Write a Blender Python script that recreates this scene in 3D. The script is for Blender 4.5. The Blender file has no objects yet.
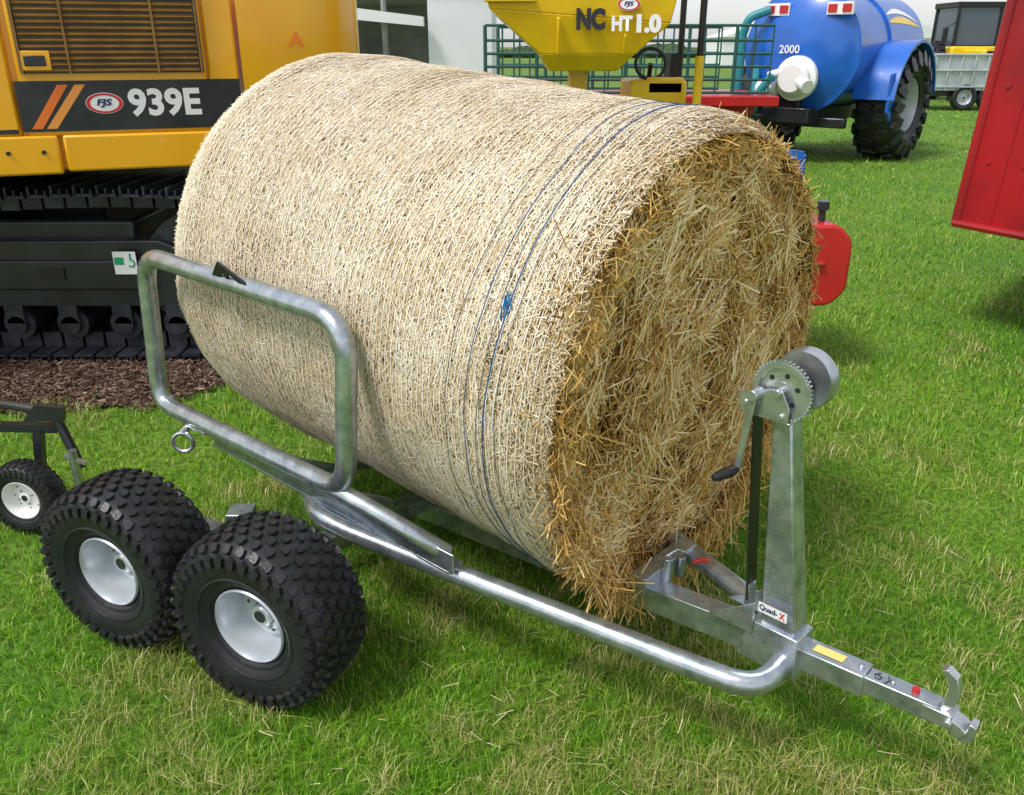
import bpy, bmesh, math, random
import numpy as np
from mathutils import Vector, Matrix, noise
random.seed(7); rng=np.random.default_rng(7)
scene=bpy.context.scene
scene.view_settings.view_transform='Standard'
scene.view_settings.look='None'
scene.view_settings.exposure=0
COL=scene.collection
R=math.radians

# ------------------------------------------------------------ materials
def mat(name,col,rough=.5,metal=0,col2=None,scale=8.,bump=0.,bscale=60.,coat=0.,detail=3.,lo=.35,hi=.65):
    m=bpy.data.materials.new(name); m.use_nodes=True
    nt=m.node_tree; b=nt.nodes['Principled BSDF']
    b.inputs['Base Color'].default_value=(*col,1)
    b.inputs['Roughness'].default_value=rough
    b.inputs['Metallic'].default_value=metal
    b.inputs['Coat Weight'].default_value=coat
    tc=nt.nodes.new('ShaderNodeTexCoord')
    if col2 is not None:
        n=nt.nodes.new('ShaderNodeTexNoise'); n.inputs['Scale'].default_value=scale; n.inputs['Detail'].default_value=detail
        nt.links.new(tc.outputs['Object'],n.inputs['Vector'])
        r=nt.nodes.new('ShaderNodeValToRGB'); r.color_ramp.elements[0].position=lo; r.color_ramp.elements[1].position=hi
        r.color_ramp.elements[0].color=(*col,1); r.color_ramp.elements[1].color=(*col2,1)
        nt.links.new(n.outputs['Fac'],r.inputs['Fac']); nt.links.new(r.outputs['Color'],b.inputs['Base Color'])
    if bump>0:
        n2=nt.nodes.new('ShaderNodeTexNoise'); n2.inputs['Scale'].default_value=bscale; n2.inputs['Detail'].default_value=3
        nt.links.new(tc.outputs['Object'],n2.inputs['Vector'])
        bp=nt.nodes.new('ShaderNodeBump'); bp.inputs['Strength'].default_value=bump; bp.inputs['Distance'].default_value=.01
        nt.links.new(n2.outputs['Fac'],bp.inputs['Height']); nt.links.new(bp.outputs['Normal'],b.inputs['Normal'])
    return m
def galv_mat():
    m=bpy.data.materials.new('galvanised_steel'); m.use_nodes=True
    nt=m.node_tree; b=nt.nodes['Principled BSDF']
    tc=nt.nodes.new('ShaderNodeTexCoord')
    v=nt.nodes.new('ShaderNodeTexVoronoi'); v.inputs['Scale'].default_value=110
    n=nt.nodes.new('ShaderNodeTexNoise'); n.inputs['Scale'].default_value=22; n.inputs['Detail'].default_value=5
    nt.links.new(tc.outputs['Object'],v.inputs['Vector']); nt.links.new(tc.outputs['Object'],n.inputs['Vector'])
    r=nt.nodes.new('ShaderNodeValToRGB')
    r.color_ramp.elements[0].position=.3; r.color_ramp.elements[1].position=.7
    r.color_ramp.elements[0].color=(.32,.39,.45,1); r.color_ramp.elements[1].color=(.58,.65,.72,1)
    nt.links.new(n.outputs['Fac'],r.inputs['Fac'])
    mx=nt.nodes.new('ShaderNodeMix'); mx.data_type='RGBA'; mx.blend_type='MULTIPLY'; mx.inputs[0].default_value=.22
    nt.links.new(r.outputs['Color'],mx.inputs[6]); nt.links.new(v.outputs['Color'],mx.inputs[7])
    hs=nt.nodes.new('ShaderNodeHueSaturation'); hs.inputs['Saturation'].default_value=.75; hs.inputs['Value'].default_value=1.05
    nt.links.new(mx.outputs[2],hs.inputs['Color']); nt.links.new(hs.outputs['Color'],b.inputs['Base Color'])
    b.inputs['Metallic'].default_value=.85
    rr=nt.nodes.new('ShaderNodeMapRange'); rr.inputs[3].default_value=.18; rr.inputs[4].default_value=.38
    nt.links.new(n.outputs['Fac'],rr.inputs[0]); nt.links.new(rr.outputs[0],b.inputs['Roughness'])
    bp=nt.nodes.new('ShaderNodeBump'); bp.inputs['Strength'].default_value=.10; bp.inputs['Distance'].default_value=.003
    nt.links.new(n.outputs['Fac'],bp.inputs['Height']); nt.links.new(bp.outputs['Normal'],b.inputs['Normal'])
    return m
def col_mat(name,transl=0.,gloss=.0):
    m=bpy.data.materials.new(name); m.use_nodes=True
    nt=m.node_tree; nt.nodes.remove(nt.nodes['Principled BSDF']); out=nt.nodes['Material Output']
    a=nt.nodes.new('ShaderNodeAttribute'); a.attribute_name='tint'
    d=nt.nodes.new('ShaderNodeBsdfDiffuse');nt.links.new(a.outputs['Color'],d.inputs['Color']);last=d.outputs[0]
    if transl>0:
        t=nt.nodes.new('ShaderNodeBsdfTranslucent'); nt.links.new(a.outputs['Color'],t.inputs['Color'])
        s=nt.nodes.new('ShaderNodeMixShader'); s.inputs[0].default_value=transl
        nt.links.new(last,s.inputs[1]); nt.links.new(t.outputs[0],s.inputs[2]);last=s.outputs[0]
    if gloss>0:
        t=nt.nodes.new('ShaderNodeBsdfGlossy');t.inputs['Roughness'].default_value=.35;t.inputs['Color'].default_value=(.95,.9,.8,1)
        s=nt.nodes.new('ShaderNodeMixShader'); s.inputs[0].default_value=gloss
        nt.links.new(last,s.inputs[1]); nt.links.new(t.outputs[0],s.inputs[2]);last=s.outputs[0]
    nt.links.new(last,out.inputs['Surface'])
    return m
def ramp(st,t):
    p=[s[0] for s in st];c=np.array([s[1] for s in st]);t=np.clip(t,0,1)
    return np.stack([np.interp(t,p,c[:,i]) for i in range(3)],1)

GALV=galv_mat()
ZINC=mat('zinc_plate',(.62,.65,.68),.28,.85,(.42,.45,.48),20)
RUB=mat('tyre_rubber',(.010,.011,.014),.38,0,(.019,.021,.025),14,.15,150)
RIMW=mat('wheel_paint_silver',(.50,.54,.60),.30,.4,(.64,.68,.72),9)
BLK=mat('black_plastic',(.012,.012,.013),.4)
YEL=mat('excavator_yellow',(.90,.42,.005),.3,0,(.94,.47,.008),3,.02,300,coat=.4)
YEL2=mat('machine_yellow',(.92,.60,.010),.35,0,(.82,.52,.012),4,coat=.3)
BLKP=mat('black_paint',(.013,.014,.018),.35,0,(.024,.026,.033),6,coat=.2)
TRK=mat('track_steel',(.020,.023,.032),.4,.3,(.050,.056,.070),12,.2,90)
WHT=mat('white_paint',(.85,.85,.85),.5)
ORG=mat('orange_paint',(.85,.18,.02),.4)
ORG2=mat('light_orange_paint',(.85,.32,.06),.4)
REDP=mat('red_paint',(.58,.015,.015),.4,0,(.45,.012,.014),2,coat=.2)
REDD=mat('weathered_red_paint',(.42,.010,.014),.42,0,(.25,.010,.016),2.2,.08,14)
BLU=mat('tanker_blue',(.012,.14,.60),.3,0,(.012,.11,.48),3,coat=.4)
TEAL=mat('hurdle_green',(.015,.10,.08),.5)
CANV=mat('white_canvas',(.8,.82,.84),.7,0,(.74,.76,.79),1)
GREYI=mat('grey_interior',(.2,.2,.21),.8,0,(.35,.34,.33),2)
GLASS=mat('cab_glass',(.1,.13,.16),.08,.3)
GREYT=mat('grey_trailer_metal',(.42,.46,.5),.5,.4,(.55,.58,.6),3)
GRNS=mat('green_sticker',(.02,.35,.18),.5)
NAVY=mat('navy_ink',(.02,.02,.12),.5)
REDI=mat('red_ink',(.6,.02,.03),.5)
YST=mat('yellow_sticker',(.8,.66,.2),.5)
TWB=mat('blue_twine',(.015,.09,.24),.6)
TWB2=mat('bright_blue_twine',(.01,.20,.48),.6)
TWK=mat('dark_twine',(.05,.07,.10),.7)
NETM=mat('net_wrap_plastic',(.90,.89,.85),.35)
SBASE=mat('packed_straw',(.20,.125,.055),.9,0,(.40,.28,.14),40,.6,60)
SDEEP=mat('straw_gap_shade',(.045,.022,.006),.9,0,(.14,.075,.022),40,.6,60)  # dark base colour paints the shade in the gaps of the bale end
STRAW=col_mat('straw',.0,.04)
S_SIDE=[(0,(.36,.25,.12)),(.2,(.53,.40,.21)),(.5,(.70,.56,.35)),(.8,(.81,.71,.52)),(1,(.91,.86,.74))]
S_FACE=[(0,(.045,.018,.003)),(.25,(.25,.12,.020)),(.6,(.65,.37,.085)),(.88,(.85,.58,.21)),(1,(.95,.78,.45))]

# ------------------------------------------------------------ builders
class MB:
    def __init__(s,M=None): s.v=[];s.f=[];s.m=[];s.M=M
    def add(s,vs,fs,mi=0,M=None):
        o=len(s.v)
        for p in vs:
            p=Vector(p)
            if M is not None:p=M@p
            if s.M is not None:p=s.M@p
            s.v.append(p)
        for f in fs: s.f.append([i+o for i in f]); s.m.append(mi)
    def box(s,c,d,mi=0,M=None):
        x,y,z=c;a,b,e=d[0]/2,d[1]/2,d[2]/2
        vs=[(x+i*a,y+j*b,z+k*e) for k in(-1,1) for j in(-1,1) for i in(-1,1)]
        s.add(vs,[(0,2,3,1),(4,5,7,6),(0,1,5,4),(2,6,7,3),(0,4,6,2),(1,3,7,5)],mi,M)
    def bar(s,p0,p1,w,h,mi=0,up=(0,0,1),w2=None,h2=None):
        p0=Vector(p0);p1=Vector(p1);d=(p1-p0).normalized();u=Vector(up)
        sd=d.cross(u).normalized();u=sd.cross(d).normalized()
        w2=w2 or w;h2=h2 or h
        vs=[]
        for p,ww,hh in((p0,w,h),(p1,w2,h2)):
            for j in(-1,1):
                for i in(-1,1): vs.append(p+sd*i*ww/2+u*j*hh/2)
        s.add(vs,[(0,2,3,1),(4,5,7,6),(0,1,5,4),(2,6,7,3),(0,4,6,2),(1,3,7,5)],mi)
    def tube(s,pts,r,seg=14,mi=0,closed=False):
        pts=[Vector(p) for p in pts];n=len(pts);vs=[];fs=[]
        up=None
        for i,p in enumerate(pts):
            a=pts[(i-1)%n] if (closed or i>0) else p
            b=pts[(i+1)%n] if (closed or i<n-1) else p
            d=(b-a).normalized()
            if up is None: up=d.orthogonal().normalized()
            up=(up-d*up.dot(d)).normalized();sd=d.cross(up)
            rr=r[i] if isinstance(r,(list,tuple)) else r
            for k in range(seg):
                t=2*math.pi*k/seg; vs.append(p+(up*math.cos(t)+sd*math.sin(t))*rr)
        off=0
        if closed:
            base=vs[0]; last=[(vs[(n-1)*seg+k]-base).length for k in range(seg)]
            off=last.index(min(last))
        for i in range(n if closed else n-1):
            j=(i+1)%n
            for k in range(seg):
                if closed and i==n-1:
                    fs.append((i*seg+(k+off)%seg,i*seg+(k+1+off)%seg,j*seg+(k+1)%seg,j*seg+k))
                else: fs.append((i*seg+k,i*seg+(k+1)%seg,j*seg+(k+1)%seg,j*seg+k))
        if not closed:
            fs.append(tuple(reversed(range(seg)))); fs.append(tuple(range((n-1)*seg,n*seg)))
        s.add(vs,fs,mi)
    def cyl(s,p0,p1,r,seg=20,mi=0,r2=None):
        s.tube([p0,p1],[r,r if r2 is None else r2],seg,mi)
    def lathe(s,prof,seg=48,mi=0,M=None,close=False):
        vs=[];fs=[];n=len(prof)
        for i in range(seg):
            t=2*math.pi*i/seg
            for r,y in prof: vs.append((r*math.cos(t),y,r*math.sin(t)))
        for i in range(seg):
            j=(i+1)%seg
            for k in range(n if close else n-1):
                l=(k+1)%n; fs.append((i*n+k,i*n+l,j*n+l,j*n+k))
        s.add(vs,fs,mi,M)
    def prism(s,poly,y0,y1,mi=0,M=None):
        n=len(poly)
        vs=[(x,y0,z) for x,z in poly]+[(x,y1,z) for x,z in poly]
        fs=[tuple(range(n)),tuple(reversed(range(n,2*n)))]
        for i in range(n): j=(i+1)%n; fs.append((i,i+n,j+n,j))
        s.add(vs,fs,mi,M)
    def obj(s,name,mats,parent=None,loc=None,local=False,bevel=0,angle=35,label=None):
        me=bpy.data.meshes.new(name)
        off=Vector((0,0,0))
        if parent is not None and not local: off=WL[parent.name]
        elif loc is not None and not local: off=Vector(loc)
        me.from_pydata([tuple(p-off) for p in s.v],[],s.f)
        for m in (mats if isinstance(mats,(list,tuple)) else [mats]): me.materials.append(m)
        me.polygons.foreach_set('material_index',s.m)
        bm=bmesh.new();bm.from_mesh(me);bmesh.ops.recalc_face_normals(bm,faces=bm.faces);bm.to_mesh(me);bm.free()
        me.polygons.foreach_set('use_smooth',[True]*len(me.polygons))
        me.set_sharp_from_angle(angle=R(angle))
        o=bpy.data.objects.new(name,me);COL.objects.link(o)
        if parent is not None:o.parent=parent
        elif loc is not None:o.location=loc
        if bevel>0:
            b=o.modifiers.new('bevel','BEVEL');b.width=bevel;b.segments=2;b.limit_method='ANGLE';b.angle_limit=R(40)
        WL[o.name]=(WL[parent.name] if parent is not None else off)
        if label:o['label']=label
        return o
WL={}
def empty(name,loc,label=None,cat=None,parent=None,group=None):
    e=bpy.data.objects.new(name,None);COL.objects.link(e);e.empty_display_size=.1
    if parent is not None:
        e.parent=parent; e.location=Vector(loc)-WL[parent.name]
    else: e.location=loc
    WL[e.name]=Vector(loc)
    if label:e['label']=label
    if cat:e['category']=cat
    if group:e['group']=group
    return e
def tag(o,label,cat,group=None):
    o['label']=label;o['category']=cat
    if group:o['group']=group
def fillet(pts,rad,seg=7,closed=False):
    pts=[Vector(p) for p in pts];n=len(pts);out=[]
    for i,p in enumerate(pts):
        if not closed and i in(0,n-1): out.append(p);continue
        a=pts[(i-1)%n];b=pts[(i+1)%n]
        r=rad[i] if isinstance(rad,(list,tuple)) else rad
        da=(a-p);db=(b-p);l=min(r,da.length*.49,db.length*.49)
        pa=p+da.normalized()*l;pb=p+db.normalized()*l
        for k in range(seg+1):
            t=k/seg; out.append(pa*(1-t)**2+p*2*t*(1-t)+pb*t*t)
    return out
def frame(o,x,z):
    x=Vector(x).normalized();z=Vector(z);y=z.cross(x).normalized();z=x.cross(y).normalized()
    M=Matrix((x,y,z)).transposed().to_4x4();M.translation=Vector(o);return M
def text(s,w,h,M,m,parent,name,bold=.0,ext=.001,shear=0,local=False):
    cu=bpy.data.curves.new('t','FONT');cu.body=s;cu.extrude=0;cu.offset=bold;cu.align_x='CENTER';cu.align_y='CENTER';cu.shear=shear
    cu.resolution_u=3
    to=bpy.data.objects.new('t',cu);COL.objects.link(to)
    dg=bpy.context.evaluated_depsgraph_get();me=bpy.data.meshes.new_from_object(to.evaluated_get(dg))
    COL.objects.unlink(to);bpy.data.objects.remove(to)
    co=np.array([v.co[:] for v in me.vertices]);mn=co.min(0);mx=co.max(0)
    off=Vector((0,0,0)) if local else WL[parent.name]
    for v in me.vertices:
        x=(v.co.x-(mn[0]+mx[0])/2)/(mx[0]-mn[0])*w; y=(v.co.y-(mn[1]+mx[1])/2)/(mx[1]-mn[1])*h
        v.co=M@Vector((x,y,ext))-off
    me.materials.clear();me.materials.append(m);me.name=name
    o=bpy.data.objects.new(name,me);COL.objects.link(o);o.parent=parent
    WL[o.name]=WL[parent.name]
    return o
def ellipse(mb,w,h,z,M,mi=0,seg=36,inner=None):
    vs=[];fs=[]
    for i in range(seg):
        t=2*math.pi*i/seg;vs.append((w/2*math.cos(t),h/2*math.sin(t),z))
    if inner:
        for i in range(seg):
            t=2*math.pi*i/seg;vs.append((w/2*inner*math.cos(t),h/2*inner*math.sin(t),z))
        for i in range(seg): j=(i+1)%seg;fs.append((i,j,seg+j,seg+i))
    else: fs=[tuple(range(seg))]
    mb.add(vs,fs,mi,M)
def fast(name,co,lv,ls,colr,m):
    me=bpy.data.meshes.new(name)
    me.vertices.add(len(co));me.vertices.foreach_set('co',co.astype(np.float32).ravel())
    me.loops.add(len(lv));me.loops.foreach_set('vertex_index',lv.astype(np.int32))
    me.polygons.add(len(ls));me.polygons.foreach_set('loop_start',ls.astype(np.int32))
    me.update(calc_edges=True)
    a=me.attributes.new('tint','FLOAT_COLOR','POINT')
    c4=np.ones((len(co),4),np.float32);c4[:,:3]=colr;a.data.foreach_set('color',c4.ravel())
    me.materials.append(m)
    o=bpy.data.objects.new(name,me);COL.objects.link(o)
    return o
def nrm(a): return a/np.maximum(np.linalg.norm(a,axis=1,keepdims=True),1e-9)
def straws(name,P,D,N,L,W,colr,m,bend=.0,ridge=.9):
    n=len(P);D=nrm(D);S=nrm(np.cross(D,N));N=np.cross(S,D)
    L=L[:,None]/2;W=W[:,None]/2
    be=(rng.normal(0,1,(n,1))*bend)*L
    A=P-D*L-N*np.abs(be);B=P+D*L-N*np.abs(be)+S*be
    co=np.stack([A-S*W,A+N*W*ridge,A+S*W,P-S*W,P+N*W*ridge,P+S*W,B-S*W,B+N*W*ridge,B+S*W],1).reshape(-1,3)
    q=np.array([0,1,4,3,1,2,5,4,3,4,7,6,4,5,8,7])
    lv=(np.arange(n)[:,None]*9+q).ravel();ls=np.arange(n*4)*4
    return fast(name,co,lv,ls,np.repeat(colr,9,axis=0),m)

# ------------------------------------------------------------ world, light, camera
w=bpy.data.worlds.new('World');scene.world=w;w.use_nodes=True;nt=w.node_tree
bg=nt.nodes['Background'];sky=nt.nodes.new('ShaderNodeTexSky');sky.sky_type='NISHITA';sky.sun_disc=False
sky.sun_elevation=R(56);sky.sun_rotation=R(-125);sky.dust_density=1.5;sky.ozone_density=.6
hs=nt.nodes.new('ShaderNodeHueSaturation');hs.inputs['Saturation'].default_value=.40;hs.inputs['Value'].default_value=.70
ad=nt.nodes.new('ShaderNodeMix');ad.data_type='RGBA';ad.blend_type='ADD';ad.inputs[0].default_value=1;ad.inputs[7].default_value=(2.75,2.8,2.9,1)
nt.links.new(sky.outputs[0],hs.inputs['Color']);nt.links.new(hs.outputs[0],ad.inputs[6]);nt.links.new(ad.outputs[2],bg.inputs['Color']);bg.inputs['Strength'].default_value=.15
sd=bpy.data.lights.new('sun','SUN');sd.energy=2.7;sd.angle=R(14);sd.color=(1,.96,.9)
so=bpy.data.objects.new('sun',sd);COL.objects.link(so)
sdir=Vector((math.sin(R(-125))*math.cos(R(56)),math.cos(R(-125))*math.cos(R(56)),math.sin(R(56))))
so.rotation_euler=(-sdir).to_track_quat('-Z','Y').to_euler();so.location=(0,0,20)
cd=bpy.data.cameras.new('camera');cam=bpy.data.objects.new('camera',cd);COL.objects.link(cam)
cam.location=(0,0,1.6);cam.rotation_euler=(R(90-22.5),0,0);cd.lens=850/1024*36;cd.sensor_width=36;cd.clip_end=2000;cd.clip_start=.05
scene.camera=cam

# ------------------------------------------------------------ ground
gm=bpy.data.materials.new('grass_ground');gm.use_nodes=True;nt=gm.node_tree;b=nt.nodes['Principled BSDF']
tc=nt.nodes.new('ShaderNodeNewGeometry');n=nt.nodes.new('ShaderNodeTexNoise');n.inputs['Scale'].default_value=.8;n.inputs['Detail'].default_value=8
n2=nt.nodes.new('ShaderNodeTexNoise');n2.inputs['Scale'].default_value=45;n2.inputs['Detail'].default_value=3
nt.links.new(tc.outputs['Position'],n.inputs['Vector']);nt.links.new(tc.outputs['Position'],n2.inputs['Vector'])
r=nt.nodes.new('ShaderNodeValToRGB');r.color_ramp.elements[0].position=.35;r.color_ramp.elements[1].position=.7
r.color_ramp.elements[0].color=(.09,.22,.010,1);r.color_ramp.elements[1].color=(.17,.28,.025,1)
nt.links.new(n.outputs['Fac'],r.inputs['Fac'])
mx=nt.nodes.new('ShaderNodeMix');mx.data_type='RGBA';mx.blend_type='MULTIPLY';mx.inputs[0].default_value=.8
r2=nt.nodes.new('ShaderNodeValToRGB');r2.color_ramp.elements[0].position=.35;r2.color_ramp.elements[1].position=.6
r2.color_ramp.elements[0].color=(.36,.32,.24,1);r2.color_ramp.elements[1].color=(1,1,1,1)
nt.links.new(n2.outputs['Fac'],r2.inputs['Fac']);nt.links.new(r.outputs[0],mx.inputs[6]);nt.links.new(r2.outputs[0],mx.inputs[7])
nt.links.new(mx.outputs[2],b.inputs['Base Color']);b.inputs['Roughness'].default_value=.9
mb=MB();mb.add([(-500,-20,0),(500,-20,0),(500,900,0),(-500,900,0)],[(0,1,2,3)]);g=mb.obj('ground',gm);g['kind']='structure'
mulch=mat('bark_mulch',(.05,.028,.018),.9,0,(.14,.085,.055),35,.8,40)
mb=MB()
edge=[(-7,3.62),(-5,3.7),(-3.6,3.62),(-2.9,3.70),(-2.3,3.66),(-1.9,3.74),(-1.60,3.88),(-1.40,4.15),(-1.0,4.6),(-.8,5.5),(-.8,7.2),(-7,7.2)]
mb.add([(x,y,.012) for x,y in edge],[tuple(range(len(edge)))]);o=mb.obj('mulch_bed',mulch);o['kind']='structure'
n=17000
x=rng.uniform(-4.0,-.9,n);y=rng.uniform(3.6,4.6,n);k=(y>3.66+.05*np.sin(x*9))&(y>3.78+(x+1.62)*1.1);x=x[k];y=y[k];n=len(x)
P=np.stack([x,y,rng.uniform(.015,.03,n)],1);a=rng.uniform(0,6.28,n)
D=np.stack([np.cos(a),np.sin(a),rng.normal(0,.25,n)],1);N=np.tile([0,0,1.],(n,1))+rng.normal(0,.3,(n,3))
o=straws('bark_chips',P,D,N,rng.uniform(.012,.040,n),rng.uniform(.004,.012,n),ramp([(0,(.03,.018,.012)),(.6,(.10,.06,.04)),(1,(.26,.18,.13))],rng.uniform(0,1,n)),STRAW);o['kind']='stuff'
GR=col_mat('grass_blade',.25,.03)
G_GREEN=[(0,(.04,.15,.003)),(.35,(.12,.34,.006)),(.7,(.27,.52,.020)),(.92,(.48,.56,.11)),(1,(.70,.62,.32))]
G_DRY=[(0,(.06,.15,.008)),(.3,(.20,.31,.025)),(.6,(.46,.46,.14)),(.9,(.72,.61,.31)),(1,(.82,.71,.43))]
def vnoise(x,y,s,seed=0):
    return np.array([noise.noise(Vector((a*s,b_*s,seed))) for a,b_ in zip(x,y)])
def grass(name,n,d0,d1,m,hs,ws,az=52):
    dist=np.exp(rng.uniform(np.log(d0),np.log(d1),n));th=R(90)+rng.uniform(-R(az),R(az),n)
    x=dist*np.cos(th);y=dist*np.sin(th)
    k=~((x<-1.0)&(y>3.72+.04*np.sin(x*11))&(y>3.82+(x+1.6)*1.1)&(y<7.2));k&=~((x>-1.0)&(x<-.8)&(y>4.6)&(y<7.2))
    x=x[k];y=y[k];dist=dist[k];n=len(x)
    cl=vnoise(x,y,1.7);c2=vnoise(x,y,7,3);c3=vnoise(x,y,22,5)
    h=hs*rng.uniform(.35,1.1,n)*(1+.5*cl+.5*c2)*(1+.3*rng.exponential(.5,n))
    wd=ws*rng.uniform(.6,1.3,n)*np.maximum(1,dist/2)**.8
    ph=rng.uniform(0,6.283,n);lean=rng.gamma(2,.36,n)
    dx=np.cos(ph);dy=np.sin(ph);sx=-dy;sy=dx
    B=np.stack([x,y,np.zeros(n)],1);S=np.stack([sx,sy,np.zeros(n)],1)*wd[:,None]/2
    M_=B+np.stack([dx*h*lean*.35,dy*h*lean*.35,h*.6],1);T=B+np.stack([dx*h*lean*1.1,dy*h*lean*1.1,h*np.clip(1.1-.35*lean,.25,1)],1)
    co=np.stack([B-S,B+S,M_-S*.8,M_+S*.8,T],1).reshape(-1,3)
    lv=(np.arange(n)[:,None]*5+np.array([0,1,3,2,2,3,4])).ravel()
    ls=(np.arange(n)[:,None]*7+np.array([0,4])).ravel()
    rn=np.clip(rng.beta(1.5,1.8,n)+.18*c2+.12*c3,0,1)
    worn=.22*np.exp(-((x-1.35)**2/.5+(y-2.4)**2/.9))
    f=np.clip((cl*.9+c2*.6+c3*.6+.16+worn-.13*np.maximum(dist-2.0,0))*1.6,0,1)[:,None]
    colr=ramp(G_GREEN,rn)*(1-f)+ramp(G_DRY,rn)*f
    o=fast(name,co,lv,ls,np.repeat(colr,5,axis=0),m);o['kind']='stuff';return o
grass('grass',470000,.85,32,GR,.040,.0021)
n=350
x=rng.normal(.35,.8,n);y=rng.normal(1.9,.6,n);P=np.stack([x,y,rng.uniform(.01,.035,n)],1);a=rng.uniform(0,6.28,n)
D=np.stack([np.cos(a),np.sin(a),rng.normal(0,.25,n)],1)
o=straws('straw_litter',P,D,np.tile([0,0,1.],(n,1)),rng.uniform(.02,.06,n),rng.uniform(.0012,.0024,n),ramp(S_SIDE,rng.uniform(.2,.8,n)),STRAW);o['kind']='stuff'

# ------------------------------------------------------------ bale
p=R(3.7);AZ=R(43.5)
fx=Vector((math.cos(AZ)*math.cos(p),-math.sin(AZ)*math.cos(p),-math.sin(p)))
BM=frame((.488,2.068,.822),fx,(0,0,1));RB=.634;LB=1.61
def rprof(x):
    r=RB+.044*(np.clip(-x/LB,0,1))**1.6
    return r-np.where(x>-.10,.036*((x+.10)/.10)**2,0)-np.where(x<-LB+.20,.075*((-LB+.20-x)/.20)**2,0)
def lump(x,th): return .013*noise.noise(Vector((x*2.5,math.cos(th)*1.6,math.sin(th)*1.6)))+.007*noise.noise(Vector((x*8,math.cos(th)*5,math.sin(th)*5)))
def flump(y,z): return .060*noise.noise(Vector((y*3.6,z*3.6,5)))+.055*noise.noise(Vector((y*10,z*10,2)))
mb=MB();seg=96;xs=np.concatenate([np.linspace(-LB,-LB+.2,8),np.linspace(-LB+.25,-.15,22),np.linspace(-.10,0,5)])
vs=[];fs=[]
for x in xs:
    for k in range(seg):
        th=2*math.pi*k/seg;r_=float(rprof(x))+lump(x,th)-.006;vs.append((x,r_*math.cos(th),r_*math.sin(th)))
m_=len(xs)
for i in range(m_-1):
    for k in range(seg): fs.append((i*seg+k,i*seg+(k+1)%seg,(i+1)*seg+(k+1)%seg,(i+1)*seg+k))
fs.append(tuple(reversed(range(seg))))
mb.add(vs,fs,0)
base=(m_-1)*seg
ring0=vs[base:base+seg]
v2=list(ring0);f2=[];prev=list(range(seg))
for q in np.linspace(.96,.05,22):
    cur=[]
    for k in range(seg):
        th=2*math.pi*k/seg;rr=(RB-.040)*q;y=rr*math.cos(th);z=rr*math.sin(th)
        cur.append(len(v2));v2.append((-.01+.03*(1-q*q)+flump(y,z)-.042,y,z))
    for k in range(seg): f2.append((prev[k],prev[(k+1)%seg],cur[(k+1)%seg],cur[k]))
    prev=cur
f2.append(tuple(prev))
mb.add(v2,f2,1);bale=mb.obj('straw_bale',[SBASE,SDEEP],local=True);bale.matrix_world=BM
tag(bale,'large round net-wrapped straw bale lying on a galvanised trailer','bale')
WL['straw_bale']=Vector((0,0,0))
n=200000
x=rng.uniform(-LB,.0,n);th=rng.uniform(0,2*np.pi,n)
lm=np.array([lump(a,b_) for a,b_ in zip(x,th)])
PIT=.0205
gro=np.cos(2*np.pi*(x+LB-.03)/PIT)
rr=rprof(x)+lm+rng.uniform(-.0035,.0010,n)-.0012*gro
Nn=np.stack([np.zeros(n),np.cos(th),np.sin(th)],1);T=np.stack([np.zeros(n),-np.sin(th),np.cos(th)],1)
P=Nn*rr[:,None];P[:,0]=x
ps=rng.normal(0,R(46),n)
D=np.cos(ps)[:,None]*T+np.sin(ps)[:,None]*np.array([[1.,0,0]])+Nn*rng.normal(0,.014,n)[:,None]
tone=np.array([noise.noise(Vector((a*5,math.cos(b_)*4,math.sin(b_)*4))) for a,b_ in zip(x,th)])  # random patches of straw tone
rn=np.clip(rng.beta(2.3,1.5,n)+.22*tone-.10*gro,0,1)  # groove rows tinted darker, their shade put into the straw colour
o=straws('straw_side_surface',P,D,Nn+rng.normal(0,.10,(n,3)),rng.uniform(.010,.055,n),rng.uniform(.0009,.0026,n),ramp(S_SIDE,rn),STRAW,.03,.4);o.parent=bale
# face straws
n=70000
rad=(RB-.030)*np.sqrt(rng.uniform(0,1,n));th=rng.uniform(0,2*np.pi,n);y=rad*np.cos(th);z=rad*np.sin(th)
fl=np.array([flump(a,b_) for a,b_ in zip(y,z)])
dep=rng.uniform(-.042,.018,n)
x=-.01+.03*(1-(rad/RB)**2)+fl-.038+dep
P=np.stack([x,y,z],1)
al=th+np.pi/2+rng.normal(0,.75,n)
D=np.stack([rng.normal(0,.20,n),np.cos(al),np.sin(al)],1)
cl=np.array([noise.noise(Vector((a*5,b_*5,9))) for a,b_ in zip(y,z)])
rn=np.clip(rng.beta(1.7,1.3,n)+(dep+.008)*12+.22*cl+fl*3.5,0,1)  # deeper straws and hollows coloured darker, painting in the shade
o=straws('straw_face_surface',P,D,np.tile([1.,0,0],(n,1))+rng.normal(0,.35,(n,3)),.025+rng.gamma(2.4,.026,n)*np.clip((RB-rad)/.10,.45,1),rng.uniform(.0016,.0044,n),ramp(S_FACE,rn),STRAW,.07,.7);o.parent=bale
n=4600
th=rng.uniform(0,2*np.pi,n);dn=np.clip(-np.sin(th),0,1)
rr=RB-.050+rng.uniform(-.07,.012,n)+.03*dn;P=np.stack([rng.uniform(-.05,.03,n)+.03*dn,rr*np.cos(th),rr*np.sin(th)-.03*dn],1)
D=np.stack([rng.normal(.3,.4,n),-np.sin(th)*rng.normal(0,1,n)*.9+rng.normal(0,.4,n),np.cos(th)*rng.normal(0,1,n)*.9+rng.normal(0,.4,n)-1.3*dn],1)
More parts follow.
